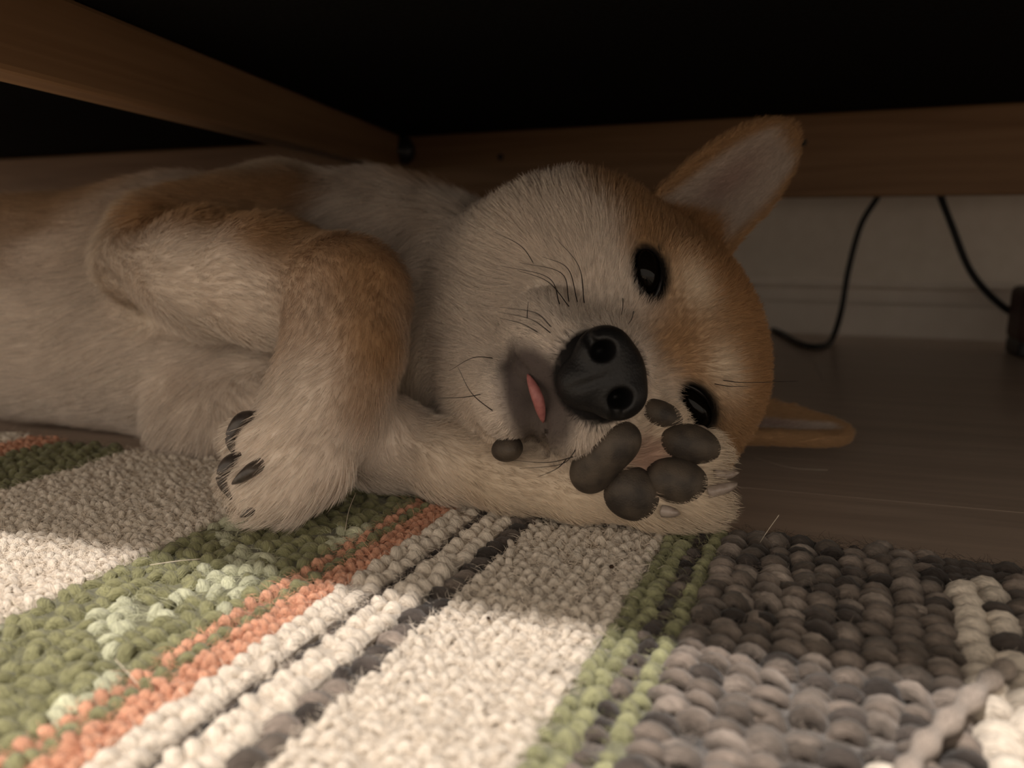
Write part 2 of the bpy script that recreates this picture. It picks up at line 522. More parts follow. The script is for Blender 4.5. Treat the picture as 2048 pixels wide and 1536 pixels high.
stripe('cream_rope', 0.0312, 0.0390, 0.0078, 0.0068, vary(CREAM * 0.95, 0.05), yawj=0.10, smax_off=0.022, hgt=0.0098, rad=0.66)
stripe('cream_rope', 0.0390, 0.0466, 0.0078, 0.0068, random_mix([CREAM * 0.95, DARK], [0.82, 0.18]), yawj=0.10, smax_off=0.024, hgt=0.0098, rad=0.66)
for k in range(8):
    t0 = 0.0468 + k * 0.00755
    stripe('grey_rope', t0, t0 + 0.0075, 0.0075, 0.0054, random_mix([GREY, LGREY, DARK], [0.5, 0.22, 0.28]), yawj=0.10, hgt=0.0095, rad=0.52)
# bound far edge: dark whipped loops along the rim
tt = np.arange(-0.52, 0.10, 0.0042); ns = len(tt)
dk = np.where((tt > 0.029)[:, None] | (tt > -0.04)[:, None], DARK, DARK * 1.3) * (1 + rng.normal(0, 0.15, (ns, 1)))
loops('edge_binding', s_edge(tt) - 0.0012 + rng.normal(0, 0.0006, ns), tt, np.full(ns, 0.0020), np.where(tt > -0.04, 0.0052, 0.0024) + rng.normal(0, 0.0005, ns), np.full(ns, 0.0021), math.pi / 2 + rng.normal(0, 0.3, ns), np.zeros(ns), np.clip(dk, 0, 1), base=0.0025)
tt = np.arange(0.029, 0.050, 0.0048); tt = np.concatenate([tt, tt, tt]); ns = len(tt)
loops('edge_binding', s_edge(tt) - 0.005 - np.repeat([0, 0.006, 0.012], ns // 3), tt, np.full(ns, 0.003), np.full(ns, 0.005), np.full(ns, 0.003), rng.normal(0, 0.2, ns), np.zeros(ns), np.clip(DARK * (1 + rng.normal(0, 0.2, (ns, 1))), 0, 1))

# fine fuzz standing out of the yarn
def rug_fuzz(count):
    S = np.concatenate([f[0] for f in FUZZ]); T = np.concatenate([f[1] for f in FUZZ]); Cc = np.concatenate([f[2] for f in FUZZ])
    w = np.where((S > 0.05) & (T > -0.42) & (T < 0.08), 1.0, 0.15); w /= w.sum()
    i = rng.choice(len(S), count, p=w)
    s = S[i] + rng.normal(0, 0.0018, count); t = T[i] + rng.normal(0, 0.0018, count)
    root = np.concatenate([rug_xy(s, t), (RUG_Z - 0.0022 + rng.uniform(0, 0.0015, count))[:, None]], 1)
    a = rng.uniform(0, 6.283, count); L = rng.uniform(0.0015, 0.0045, count); up = rng.uniform(0.15, 0.75, count)
    d = np.stack([np.cos(a), np.sin(a), up], 1); d /= np.linalg.norm(d, axis=1, keepdims=True)
    bend = rng.normal(0, 0.6, (count, 3)); bend[:, 2] -= 0.5
    K = 4; pts = np.stack([root + L[:, None] * (d * q + bend * 0.5 * q * q) for q in np.linspace(0, 1, K)], 1)
    pts[..., 2] = np.maximum(pts[..., 2], 0.0085)
    hcv = bpy.data.hair_curves.new('yarn_fuzz'); hcv.add_curves([K] * count)
    hcv.attributes['position'].data.foreach_set('vector', pts.astype(np.float32).ravel())
    r_ = hcv.attributes.get('radius') or hcv.attributes.new('radius', 'FLOAT', 'POINT')
    r_.data.foreach_set('value', np.tile(np.array([5, 4.5, 4, 1.5]) * 1e-5, count).astype(np.float32))
    c4 = np.ones((count, 4), np.float32); c4[:, :3] = np.clip(Cc[i] * rng.uniform(0.9, 1.15, (count, 1)), 0, 1)
    ca = hcv.attributes.new('fur_col', 'FLOAT_COLOR', 'CURVE'); ca.data.foreach_set('color', c4.ravel())
    o = bpy.data.objects.new('yarn_fuzz', hcv); COL.objects.link(o)
    m, nt, b = new_mat('yarn_fuzz', (0.5, 0.5, 0.5), 0.8, 0.1)
    at = node(nt, 'ShaderNodeAttribute'); at.attribute_name = 'fur_col'
    nt.links.new(at.outputs['Color'], b.inputs['Base Color'])
    hcv.materials.append(m); attach(o, rug); o['kind'] = 'stuff'
rug_fuzz(90000)

# loose yarn strand, crumbs and shed hairs lying on the rug
pth = smooth_path([G(2015, 1335, 0.0135), G(1975, 1365, 0.0150), G(1915, 1425, 0.0165), G(1850, 1490, 0.0160), G(1800, 1570, 0.0145)], 10)
V, F = tube(pth, [0.0022 + 0.0006 * math.sin(i * 0.9) for i in range(len(pth))], 9)
o = fast_mesh('yarn_strand', np.array(V), np.array(F[:-2]), M_yarn, None, np.tile(LGREY * 1.25, (len(V), 1)))
ya = o.data.attributes.new('Yarn', 'FLOAT_VECTOR', 'POINT')
ya.data.foreach_set('vector', np.array([(i * 0.25, math.cos(k * 0.698 + i * 0.35), math.sin(k * 0.698 + i * 0.35)) for i in range(len(pth)) for k in range(9)], np.float32).ravel())
tag(o, 'loose greyish yarn strand lying across the grey rug ropes', 'yarn')
M_crumb = plain_noise_mat('crumb', (0.02, 0.014, 0.01), (0.05, 0.03, 0.02), 900, 0.9, 0.1, 0.5)
def crumb(u, v, r, label):
    bm = bmesh.new(); bmesh.ops.create_icosphere(bm, subdivisions=2, radius=r)
    for q in bm.verts: q.co *= random.uniform(0.75, 1.2); q.co.z *= 0.8
    me = bpy.data.meshes.new('crumb'); bm.to_mesh(me); bm.free(); me.materials.append(M_crumb)
    o = bpy.data.objects.new('crumb', me); COL.objects.link(o)
    p = G(u, v, RUG_Z + r * 0.5); o.location = tuple(p)
    tag(o, label, 'crumb')
crumb(1223, 1133, 0.00085, 'larger dark crumb on the cream band in the shade')
crumb(977, 1236, 0.0006, 'tiny dark crumb on the cream band at the shadow line')
M_shed = plain_noise_mat('shed_hair', (0.60, 0.52, 0.42), (0.66, 0.58, 0.48), 500, 0.6, 0.3, 0)
def shed(pts, label, r=0.00011):
    V, F = tube(smooth_path([G(u, v, z) for (u, v, z) in pts], 8), r, 5)
    o = mesh_obj('shed_hair', V, F, M_shed); tag(o, label, 'hair', 'shed dog hairs')
shed([(1520, 1085, 0.0125), (1535, 1062, 0.018), (1558, 1030, 0.024)], 'pale straight shed hair sticking up at the dark grey rug edge')
shed([(690, 1062, 0.0125), (698, 1020, 0.016), (712, 985, 0.019)], 'pale shed hair standing on the olive band by the folded paw')
shed([(1010, 1220, 0.0126), (1018, 1190, 0.015), (1022, 1160, 0.017)], 'pale shed hair on the cream band crossing into the shade')
shed([(300, 1130, 0.0135), (355, 1122, 0.0145), (400, 1118, 0.0132)], 'pale shed hair lying along the olive and cream border')
shed([(230, 1318, 0.0130), (250, 1340, 0.0150), (275, 1368, 0.0130)], 'pale shed hair on the brightly lit olive band')
shed([(1510, 915, 0.0004), (1580, 935, 0.0004), (1655, 940, 0.0004)], 'fine pale shed hair on the wooden floor beside the ear')

# ------------------------------------------------------------------ the dog: one continuous body grown from blended volumes
# head pose from the two eyes and the nose
EYE_R = P(1293, 548, 0.2957)      # upper eye in the pose
EYE_L = P(1387, 815, 0.2983)      # lower eye in the pose
NOSE = P(1222, 742, 0.254)
E0 = (EYE_R + EYE_L) / 2
hx = unit(EYE_L - EYE_R)
N_ = NOSE - E0; N_ = N_ - hx * (N_ @ hx)
NL = np.linalg.norm(N_)
n1 = N_ / NL
n2 = np.cross(n1, hx)            # perpendicular to hx and n1
ang = math.atan2(-0.033, 0.045)
# n1 = cos(ang) f + sin(ang) u with u = f x hx
hf = math.cos(ang) * n1 - math.sin(ang) * n2
hu = np.cross(hf, hx)
HM = np.stack([hx, hf, hu], 1)   # columns
def H(x, y, z): return E0 + HM @ np.array([x, y, z], float)

CANT = math.radians(14)
def eye_ab(x, z, sx):
    dx = x - sx * 0.0275; dz = z - 0.0005
    return dx * math.cos(CANT) + dz * sx * math.sin(CANT), -dx * sx * math.sin(CANT) + dz * math.cos(CANT)
def EM(sx):
    c, s_ = math.cos(CANT), math.sin(CANT)
    return HM @ np.array([[c, 0, -sx * s_], [0, 1, 0], [sx * s_, 0, c]])
def eye_pt(a, y, b, sx):
    c, s_ = math.cos(CANT), math.sin(CANT)
    return H(sx * 0.0275 + a * c - b * sx * s_, y, 0.0005 + a * sx * s_ + b * c)

class Prim:
    def __init__(s, kind, k=0.012, col=None, flow=None, ln=0.012, **kw):
        s.kind = kind; s.k = k; s.col = col; s.flow = flow; s.ln = ln; s.__dict__.update(kw)
    def box(s):
        if s.kind == 'cap':
            return np.minimum(s.a - s.ra, s.b - s.rb), np.maximum(s.a + s.ra, s.b + s.rb)
        if s.kind == 'ell':
            e = np.sqrt(((s.R * s.r[None, :]) ** 2).sum(1)); return s.c - e, s.c + e
        if s.kind == 'ear':
            return s.c - 0.085, s.c + 0.085
    def ev(s, X, Y, Z):
        if s.kind == 'cap':
            ab = s.b - s.a; L2 = ab @ ab
            px_, py_, pz_ = X - s.a[0], Y - s.a[1], Z - s.a[2]
            h = np.clip((px_ * ab[0] + py_ * ab[1] + pz_ * ab[2]) / L2, 0, 1)
            h2 = h * h * (3 - 2 * h) * 0.35 + h * 0.65
            return np.sqrt((px_ - ab[0] * h) ** 2 + (py_ - ab[1] * h) ** 2 + (pz_ - ab[2] * h) ** 2) - (s.ra + (s.rb - s.ra) * h2)
        dx, dy, dz = X - s.c[0], Y - s.c[1], Z - s.c[2]
        R = s.R
        lx = dx * R[0, 0] + dy * R[1, 0] + dz * R[2, 0]
        ly = dx * R[0, 1] + dy * R[1, 1] + dz * R[2, 1]
        lz = dx * R[0, 2] + dy * R[1, 2] + dz * R[2, 2]
        if s.kind == 'ell':
            r = s.r
            k0 = np.sqrt((lx / r[0]) ** 2 + (ly / r[1]) ** 2 + (lz / r[2]) ** 2)
            k1 = np.sqrt((lx / r[0] ** 2) ** 2 + (ly / r[1] ** 2) ** 2 + (lz / r[2] ** 2) ** 2) + 1e-9
            return np.where(k0 < 1e-3, -r.min(), k0 * (k0 - 1) / k1)
        if s.kind == 'ear':
            # lx width, ly opening direction, lz base->tip
            q = np.clip(lz / s.L, -0.5, 1.2)
            w = s.w * np.sqrt(np.clip(1 - np.clip(q, 0, 1.2) ** 2.1, 0.0, 1)) * np.where(q < 0, 1 + 0.3 * q, 1)
            w = np.maximum(w, 0.0005)
            cup = s.cup * (1 - 0.5 * np.clip(q, 0, 1)) * np.clip(np.abs(lx) / s.w, 0, 1.3) ** 2
            dq = np.abs(ly - cup) - s.th
            dw = np.abs(lx) - w
            dt = np.maximum(lz - s.L, -0.02 - lz)
            m = np.maximum(np.maximum(dw, dt), dq)
            return m + 0.0005

def cap(a, b, ra, rb, **k): return Prim('cap', a=np.asarray(a, float), b=np.asarray(b, float), ra=ra, rb=rb, **k)
def ell(c, r, R=None, **k): return Prim('ell', c=np.asarray(c, float), r=np.asarray(r, float), R=np.eye(3) if R is None else R, **k)
def hell(x, y, z, rx, ry, rz, **k): return ell(H(x, y, z), (rx, ry, rz), HM, **k)

WHITE = np.array([0.72, 0.625, 0.54]); TAN = np.array([0.41, 0.245, 0.125]); CRM = np.array([0.62, 0.51, 0.39])
BROWN = TAN.copy(); DKSKIN = np.array([0.032, 0.023, 0.024])
CAMAX = np.stack([RT, FW, UP], 1)
prims = []
A = prims.append
left = np.array([-1.0, 0.05, -0.15])
# --- torso lying on its side, belly towards the room
fl_b = unit((-1, -0.1, -0.25))
A(cap(P(790, 590, 0.455), P(380, 600, 0.475), 0.054, 0.064, k=0.03, col=WHITE, flow=fl_b, ln=0.017))
A(cap(P(380, 600, 0.475), P(-120, 620, 0.51), 0.064, 0.066, k=0.03, col=WHITE, flow=fl_b, ln=0.017))
A(cap(P(-120, 620, 0.51), P(-480, 600, 0.56), 0.066, 0.067, k=0.03, col=CRM, flow=fl_b, ln=0.017))
A(cap(P(-480, 590, 0.56), P(-640, 580, 0.60), 0.070, 0.060, k=0.03, col=TAN, flow=fl_b, ln=0.017))
# back (spine side, away from the room)
A(cap(P(700, 560, 0.51), P(-300, 590, 0.57), 0.046, 0.052, k=0.03, col=BROWN, flow=fl_b, ln=0.018))
# belly fold / ribs low in front
A(cap(P(60, 690, 0.455), P(420, 740, 0.43), 0.036, 0.034, k=0.03, col=WHITE, flow=fl_b, ln=0.014))
A(cap(P(420, 740, 0.43), P(560, 760, 0.40), 0.034, 0.030, k=0.03, col=WHITE, flow=fl_b, ln=0.012))
# lower shoulder / upper arm of the leg on the floor
A(cap(P(420, 815, 0.40), P(640, 860, 0.355), 0.022, 0.0185, k=0.02, col=WHITE, flow=unit((1, -0.3, -0.6)), ln=0.011))
A(ell(P(440, 850, 0.385), (0.030, 0.022, 0.018), k=0.02, col=WHITE, flow=unit((-1, -.3, -.6)), ln=0.013))
# neck and chest ruff
A(cap(P(800, 580, 0.44), E0 + HM @ np.array([0.0, -0.075, -0.03]), 0.050, 0.047, k=0.03, col=WHITE, flow=unit((-0.75, -0.1, -0.45)), ln=0.018))
A(cap(P(720, 520, 0.428), P(870, 590, 0.395), 0.040, 0.042, k=0.025, col=WHITE, flow=unit((-0.45, -0.2, -0.8)), ln=0.018))
A(cap(P(800, 700, 0.40), P(880, 720, 0.375), 0.038, 0.036, k=0.02, col=CRM, flow=unit((-0.2, -0.3, -0.9)), ln=0.013))
# tail end, hips and hind legs out of frame
A(cap(P(-560, 640, 0.52), P(-640, 720, 0.44), 0.045, 0.030, k=0.03, col=CRM, flow=left, ln=0.012))
A(cap(P(-640, 720, 0.44), P(-900, 790, 0.42), 0.026, 0.016, k=0.02, col=WHITE, flow=left, ln=0.009))
A(cap(P(-900, 790, 0.42), P(-990, 800, 0.40), 0.017, 0.014, k=0.012, col=WHITE, flow=left, ln=0.008))
A(cap(P(-660, 600, 0.63), P(-800, 640, 0.62), 0.035, 0.028, k=0.03, col=TAN, flow=left, ln=0.025))

# --- upper foreleg: elbow -> wrist -> paw
fa = unit(P(700, 590, .32) - P(310, 540, .38))
A(cap(P(560, 455, 0.435), P(340, 505, 0.398), 0.034, 0.030, k=0.02, col=CRM * 0.8, flow=unit((-0.8, -.2, -.4)), ln=0.012))
A(cap(P(292, 528, 0.387), P(420, 548, 0.367), 0.0195, 0.0280, k=0.008, col=WHITE, flow=fa, ln=0.010))
A(cap(P(420, 548, 0.367), P(540, 562, 0.350), 0.0280, 0.0268, k=0.008, col=WHITE, flow=fa, ln=0.010))
A(cap(P(540, 562, 0.350), P(690, 592, 0.322), 0.0265, 0.0222, k=0.01, col=WHITE, flow=fa, ln=0.008))
A(ell(P(258, 525, 0.392), (0.012, 0.012, 0.014), k=0.01, col=WHITE, flow=unit((-1, 0, -0.15)), ln=0.014))
wr = unit(P(640, 790, .30) - P(705, 600, .318))
A(cap(P(700, 596, 0.318), P(690, 690, 0.308), 0.0225, 0.0205, k=0.012, col=TAN, flow=wr, ln=0.007))
A(cap(P(690, 690, 0.308), P(655, 800, 0.298), 0.0205, 0.0195, k=0.012, col=WHITE, flow=wr, ln=0.008))
pw = unit(P(520, 960, .28) - P(650, 800, .298))
A(cap(P(655, 800, 0.298), P(600, 905, 0.287), 0.0195, 0.0190, k=0.012, col=WHITE, flow=pw, ln=0.009))
A(cap(P(570, 868, 0.286), P(500, 880, 0.281), 0.0108, 0.0080, k=0.007, col=WHITE, flow=unit(P(470, 880, .28) - P(600, 850, .29)), ln=0.008))
A(cap(P(570, 925, 0.280), P(492, 955, 0.274), 0.0108, 0.0082, k=0.006, col=WHITE, flow=unit(P(460, 970, .272) - P(600, 890, .285)), ln=0.008))
A(cap(P(590, 945, 0.277), P(515, 1003, 0.270), 0.0105, 0.0072, k=0.005, col=WHITE, flow=unit(P(480, 1025, .268) - P(620, 910, .28)), ln=0.008))
A(cap(P(640, 930, 0.281), P(580, 995, 0.274), 0.0105, 0.0080, k=0.006, col=WHITE, flow=unit(P(560, 1040, .27) - P(650, 900, .28)), ln=0.009))

# --- lower foreleg along the rug, paw turned to show its pads
lf = unit(P(1010, 950, .29) - P(760, 885, .32))
A(cap(P(640, 860, 0.350), P(770, 888, 0.322), 0.0180, 0.0155, k=0.015, col=WHITE, flow=unit(lf + np.array([0, -.1, -.5])), ln=0.010))
A(cap(P(770, 888, 0.322), P(905, 925, 0.304), 0.0155, 0.0122, k=0.012, col=WHITE, flow=unit(lf + np.array([0, -.1, -.5])), ln=0.009))
A(cap(P(905, 925, 0.304), P(1020, 950, 0.291), 0.0122, 0.0112, k=0.012, col=CRM, flow=unit(lf + np.array([0, -.1, -.25])), ln=0.007))
A(cap(P(1020, 950, 0.291), P(1150, 972, 0.281), 0.0112, 0.0128, k=0.012, col=CRM, flow=unit(RT * 1 - UP * .1), ln=0.004))
A(ell(P(1265, 955, 0.279), (0.0265, 0.0110, 0.0150), CAMAX, k=0.010, col=CRM, flow=unit(RT), ln=0.004))
A(cap(P(1182, 942, 0.274), P(1236, 885, 0.2695), 0.0098, 0.0090, k=0.008, col=CRM, flow=unit(RT), ln=0.003))
A(cap(P(1240, 980, 0.276), P(1285, 1005, 0.271), 0.0095, 0.0080, k=0.006, col=CRM, flow=unit(RT - UP * .5), ln=0.005))
A(cap(P(1310, 975, 0.275), P(1390, 985, 0.271), 0.0095, 0.0090, k=0.006, col=CRM, flow=unit(RT - UP * .2), ln=0.006))
A(cap(P(1330, 900, 0.278), P(1405, 905, 0.275), 0.0085, 0.0080, k=0.006, col=CRM, flow=unit(RT + UP * .3), ln=0.006))
A(cap(P(1280, 870, 0.277), P(1335, 842, 0.275), 0.0080, 0.0068, k=0.006, col=CRM, flow=unit(RT + UP * .7), ln=0.005))
A(cap(P(1330, 1020, 0.274), P(1415, 1018, 0.272), 0.0062, 0.0058, k=0.008, col=CRM, flow=unit(RT - UP * .3), ln=0.007))

# --- head
HL = 0.008
A(hell(0.002, -0.048, -0.008, 0.062, 0.055, 0.053, k=0.02, ln=HL, head=1))          # skull
A(hell(0.003, -0.022, 0.010, 0.045, 0.030, 0.030, k=0.015, ln=HL, head=1))         # forehead
for sx in (-1, 1):
    A(hell(sx * (0.041 if sx > 0 else 0.045), -0.040, -0.030 if sx > 0 else -0.022, 0.036, 0.036, 0.040, k=0.02, ln=0.012, head=1))       # cheek
    A(hell(sx * 0.050, -0.062, -0.042, 0.027, 0.032, 0.034, k=0.02, ln=0.016, head=1))       # cheek ruff
    A(hell(sx * 0.019, -0.006, 0.013, 0.014, 0.012, 0.010, k=0.010, ln=0.006, head=1))       # brow
    A(hell(sx * 0.028, -0.010, -0.016, 0.018, 0.014, 0.013, k=0.010, ln=0.006, head=1))      # under the eye
A(cap(H(0, -0.010, -0.024), H(0, 0.036, -0.036), 0.0255, 0.0165, k=0.012, ln=0.004, head=1))    # muzzle
for sx in (-1, 1):
    A(cap(H(sx * 0.0185, 0.002, -0.044), H(sx * 0.0120, 0.033, -0.0475), 0.0175, 0.0130, k=0.005, ln=0.004, head=1))     # lip pads
A(cap(H(0, -0.020, -0.062), H(0, 0.024, -0.0655), 0.025, 0.0125, k=0.005, ln=0.005, head=1))    # lower jaw and chin
A(hell(0, -0.045, -0.062, 0.045, 0.035, 0.030, k=0.02, ln=0.014, head=1))     # throat
# ear root
A(cap(P(1385, 392, 0.366), H(-0.036, -0.058, 0.014), 0.010, 0.022, k=0.012, ln=0.007, head=1))
A(cap(P(1462, 436, 0.358), H(-0.030, -0.052, 0.024), 0.009, 0.020, k=0.012, ln=0.007, head=1))
# ears
def ear_axes(tip, base, opening):
    lz = unit(tip - base); ly = opening - lz * (opening @ lz); ly = unit(ly); lx = np.cross(ly, lz)
    return np.stack([lx, ly, lz], 1), np.linalg.norm(tip - base)
eb = P(1403, 405, 0.345); et = P(1594, 258, 0.352)
R_, L_ = ear_axes(et, eb, unit(-FW * 1.0 + RT * 0.15 - UP * 0.25))
EAR_U = dict(c=eb, R=R_, L=L_)
A(Prim('ear', c=eb, R=R_, L=L_, w=0.0215, cup=0.012, th=0.0022, rim=0.85, k=0.008, ln=0.005, ear=1, flow=R_[:, 2], head=1))
eb2 = P(1490, 858, 0.372); et2 = P(1695, 862, 0.392)
R2_, L2_ = ear_axes(et2, eb2, unit(-FW * 0.55 + UP * 1.0))
EAR_D = dict(c=eb2, R=R2_, L=L2_)
A(Prim('ear', c=eb2, R=R2_, L=L2_, w=0.020, cup=0.008, th=0.0034, rim=0.42, k=0.008, ln=0.005, ear=1, flow=R2_[:, 2], head=1))

# --- grid and smooth blending
def smin(a, b, k):
    h = np.clip(0.5 + 0.5 * (b - a) / k, 0, 1)
    return b + (a - b) * h - k * h * (1 - h)

def grid_eval(prims, h, pad=0.012, subs=()):
    lo = np.min([p.box()[0] for p in prims], 0) - pad; hi = np.max([p.box()[1] for p in prims], 0) + pad
    n = np.ceil((hi - lo) / h).astype(int) + 1
    D = np.full(n, 0.05, np.float32)
    ax = [lo[i] + np.arange(n[i]) * h for i in range(3)]
    for lst, sub in ((prims, False), (subs, True)):
        for p in lst:
            b0, b1 = p.box(); m = p.k + 4 * h
            i0 = np.clip(((b0 - m - lo) / h).astype(int), 0, n); i1 = np.clip(((b1 + m - lo) / h).astype(int) + 2, 0, n)
            sl = tuple(slice(i0[i], i1[i]) for i in range(3))
            X = ax[0][sl[0]][:, None, None].astype(np.float32); Y = ax[1][sl[1]][None, :, None].astype(np.float32); Z = ax[2][sl[2]][None, None, :].astype(np.float32)
            d = p.ev(X, Y, Z).astype(np.float32)
            if sub: D[sl] = -smin(-D[sl], d, p.k)
            else: D[sl] = smin(D[sl], d, p.k)
    return D, lo

def surface_nets(D, lo, h):
    ins = D < 0
    n = np.array(D.shape) - 1
    cnt = np.zeros(n, np.int8)
    offs = [(i, j, k) for i in (0, 1) for j in (0, 1) for k in (0, 1)]
    for o in offs: cnt += ins[o[0]:n[0] + o[0], o[1]:n[1] + o[1], o[2]:n[2] + o[2]]
    cells = np.argwhere((cnt > 0) & (cnt < 8))
    idx = np.full(n, -1, np.int32); idx[tuple(cells.T)] = np.arange(len(cells))
    cv = np.stack([D[cells[:, 0] + o[0], cells[:, 1] + o[1], cells[:, 2] + o[2]] for o in offs], 1)
    acc = np.zeros((len(cells), 3)); w = np.zeros(len(cells))
    for a in range(8):
        for b_ in range(a + 1, 8):
            oa, ob = np.array(offs[a]), np.array(offs[b_])
            if np.abs(oa - ob).sum() != 1: continue
            va, vb = cv[:, a], cv[:, b_]
            m = (va < 0) != (vb < 0)
            t = np.where(m, va / np.where(m, va - vb, 1), 0)
            acc += m[:, None] * (oa + t[:, None] * (ob - oa)); w += m
    V = lo + (cells + acc / w[:, None]) * h
    Fs = []
    for axis in range(3):
        sl0 = [slice(None)] * 3; sl1 = [slice(None)] * 3
        sl0[axis] = slice(0, -1); sl1[axis] = slice(1, None)
        a_, b_ = ins[tuple(sl0)], ins[tuple(sl1)]
        e = np.argwhere(a_ != b_)
        o1, o2 = (axis + 1) % 3, (axis + 2) % 3
        ok = (e[:, o1] > 0) & (e[:, o2] > 0) & (e[:, o1] < n[o1]) & (e[:, o2] < n[o2]) & (e[:, axis] < n[axis])
        e = e[ok]
        flip = ~a_[tuple(e.T)]
        def cell(d1, d2):
            c_ = e.copy(); c_[:, o1] -= d1; c_[:, o2] -= d2; return idx[tuple(c_.T)]
        q = np.stack([cell(1, 1), cell(0, 1), cell(0, 0), cell(1, 0)], 1)
        q[flip] = q[flip][:, ::-1]
        Fs.append(q)
    return V, np.concatenate(Fs)

# eye sockets, lip line
subs = []
for sx in (-1, 1):
    subs.append(ell(H(sx * 0.0275, 0.004, 0.0005), (0.0105, 0.010, 0.0055), EM(sx), k=0.003))
lip = [H(-0.026, 0.012, -0.0605), H(-0.014, 0.036, -0.0585), H(0.0, 0.044, -0.0570), H(0.014, 0.036, -0.0585), H(0.026, 0.012, -0.0605)]
lp = smooth_path(lip, 3)
for i in range(len(lp) - 1):
    subs.append(cap(lp[i], lp[i + 1], 0.0012, 0.0012, k=0.0015))
for sx in (-1, 1):
    subs.append(hell(sx * 0.0080, 0.0570, -0.0333, 0.0066, 0.0150, 0.0070, k=0.002))
GH = 0.0017
D, lo = grid_eval(prims, GH, subs=subs)
# keep the body above the floor (flattened where it lies)
zz = lo[2] + np.arange(D.shape[2]) * GH
D = np.maximum(D, (0.0015 - zz)[None, None, :].astype(np.float32))
gx = lo[0] + np.arange(D.shape[0]) * GH; gy = lo[1] + np.arange(D.shape[1]) * GH
GX, GY = np.meshgrid(gx, gy, indexing='ij')
on_rug = (GX * ra[0] + GY * ra[1]) < s_edge(GX * rb[0] + GY * rb[1]) + 0.002
D = np.maximum(D, np.where(on_rug[..., None], 0.0118 - zz[None, None, :], -1).astype(np.float32))
BV, BF = surface_nets(D, lo, GH)

# --- attributes per vertex: colour, fur direction, fur length
def vert_normals(V, F):
    n = np.cross(V[F[:, 2]] - V[F[:, 0]], V[F[:, 3]] - V[F[:, 1]])
    N = np.zeros_like(V)
    for k in range(4): np.add.at(N, F[:, k], n)
    return N / (np.linalg.norm(N, axis=1, keepdims=True) + 1e-12)
BN = vert_normals(BV, BF)
Xv, Yv, Zv = BV[:, 0], BV[:, 1], BV[:, 2]
dist = np.stack([p.ev(Xv, Yv, Zv) for p in prims], 1)
wgt = np.exp(-(dist - dist.min(1, keepdims=True)) / 0.005)
wgt /= wgt.sum(1, keepdims=True)
HPt = (BV - E0) @ HM                     # head coordinates
hx_, hy_, hz_ = HPt.T
ax_ = np.abs(hx_)
def sstep(a, b, x):
    t = np.clip((x - a) / (b - a), 0, 1); return t * t * (3 - 2 * t)
def noise3(p, f, seed):
    r = np.random.default_rng(seed); out = np.zeros(len(p))
    for k in range(6):
        d = r.normal(size=3); d *= f * (0.6 + 0.25 * k) / np.linalg.norm(d)
        out += np.sin(p @ d + r.uniform(0, 6.28)) / (1 + 0.25 * k)
    return out / 2.5
nz_ = noise3(BV, 140, 3)
headw = wgt[:, [i for i, p in enumerate(prims) if getattr(p, 'head', 0)]].sum(1)
# head colouring (head coordinates, mirrored)
def mixc(c, w, col): return c * (1 - w[:, None]) + np.asarray(col)[None] * w[:, None]
hc = np.tile(WHITE, (len(BV), 1))
w_tan = sstep(-0.012, 0.006, hz_ + 0.10 * (0.03 - np.clip(ax_, 0, .06)) + nz_ * 0.004 - np.clip(hy_ * 0.2, -.01, .01))
hc = mixc(hc, w_tan, TAN)
w_out = sstep(0.046, 0.066, ax_ + hz_ * 0.6 + nz_ * 0.004)
hc = mixc(hc, w_out * sstep(-0.012, 0.01, hz_ + 0.006), TAN)
# bridge of the nose
w_br = np.exp(-(hx_ / 0.013) ** 2) * sstep(-0.03, -0.004, hz_) * sstep(0.040, 0.012, hy_)
hc = mixc(hc, 0.9 * w_br, TAN * 0.95)
for sx in (-1, 1):
    d2 = ((hx_ - sx * 0.0165) / 0.0115) ** 2 + ((hz_ - 0.0135) / 0.0075) ** 2
    hc = mixc(hc, 0.95 * np.exp(-d2) * (hy_ > -0.04), CRM * 1.05)
# crown and back of the head deeper red
hc = mixc(hc, 0.8 * sstep(0.014, 0.034, hz_), np.array([0.37, 0.20, 0.09]))
hc = mixc(hc, 0.55 * sstep(-0.06, -0.10, hy_), TAN)
# dark lips and chin edge
lipd = np.sqrt((hx_ / 0.0215) ** 2 + ((hz_ + 0.0570) / 0.0125) ** 2) + nz_ * 0.06
w_lip = sstep(1.18, 0.72, lipd) * sstep(0.004, 0.020, hy_)
hc0 = hc.copy()
hc = mixc(hc, 0.94 * w_lip, DKSKIN)
w_grey = sstep(1.65, 1.0, lipd) * sstep(-0.002, 0.014, hy_)
hc_hair = mixc(hc0, 0.92 * sstep(1.08, 0.72, lipd) * sstep(0.004, 0.020, hy_), DKSKIN * 1.5)
hc = mixc(hc, 0.55 * w_grey * (1 - w_lip), np.array([0.13, 0.10, 0.095]))
hair_fix = w_grey
# eye rims
eyed = np.full(len(BV), 9.0)
for sx in (-1, 1):
    ea, eb_ = eye_ab(hx_, hz_, sx)
    dd = np.sqrt((ea / 0.0114) ** 2 + (eb_ / 0.0066) ** 2)
    eyed = np.minimum(eyed, np.where(hy_ > -0.025, dd, 9))
hc = mixc(hc, sstep(1.28, 0.92, eyed), np.array([0.010, 0.008, 0.007]))
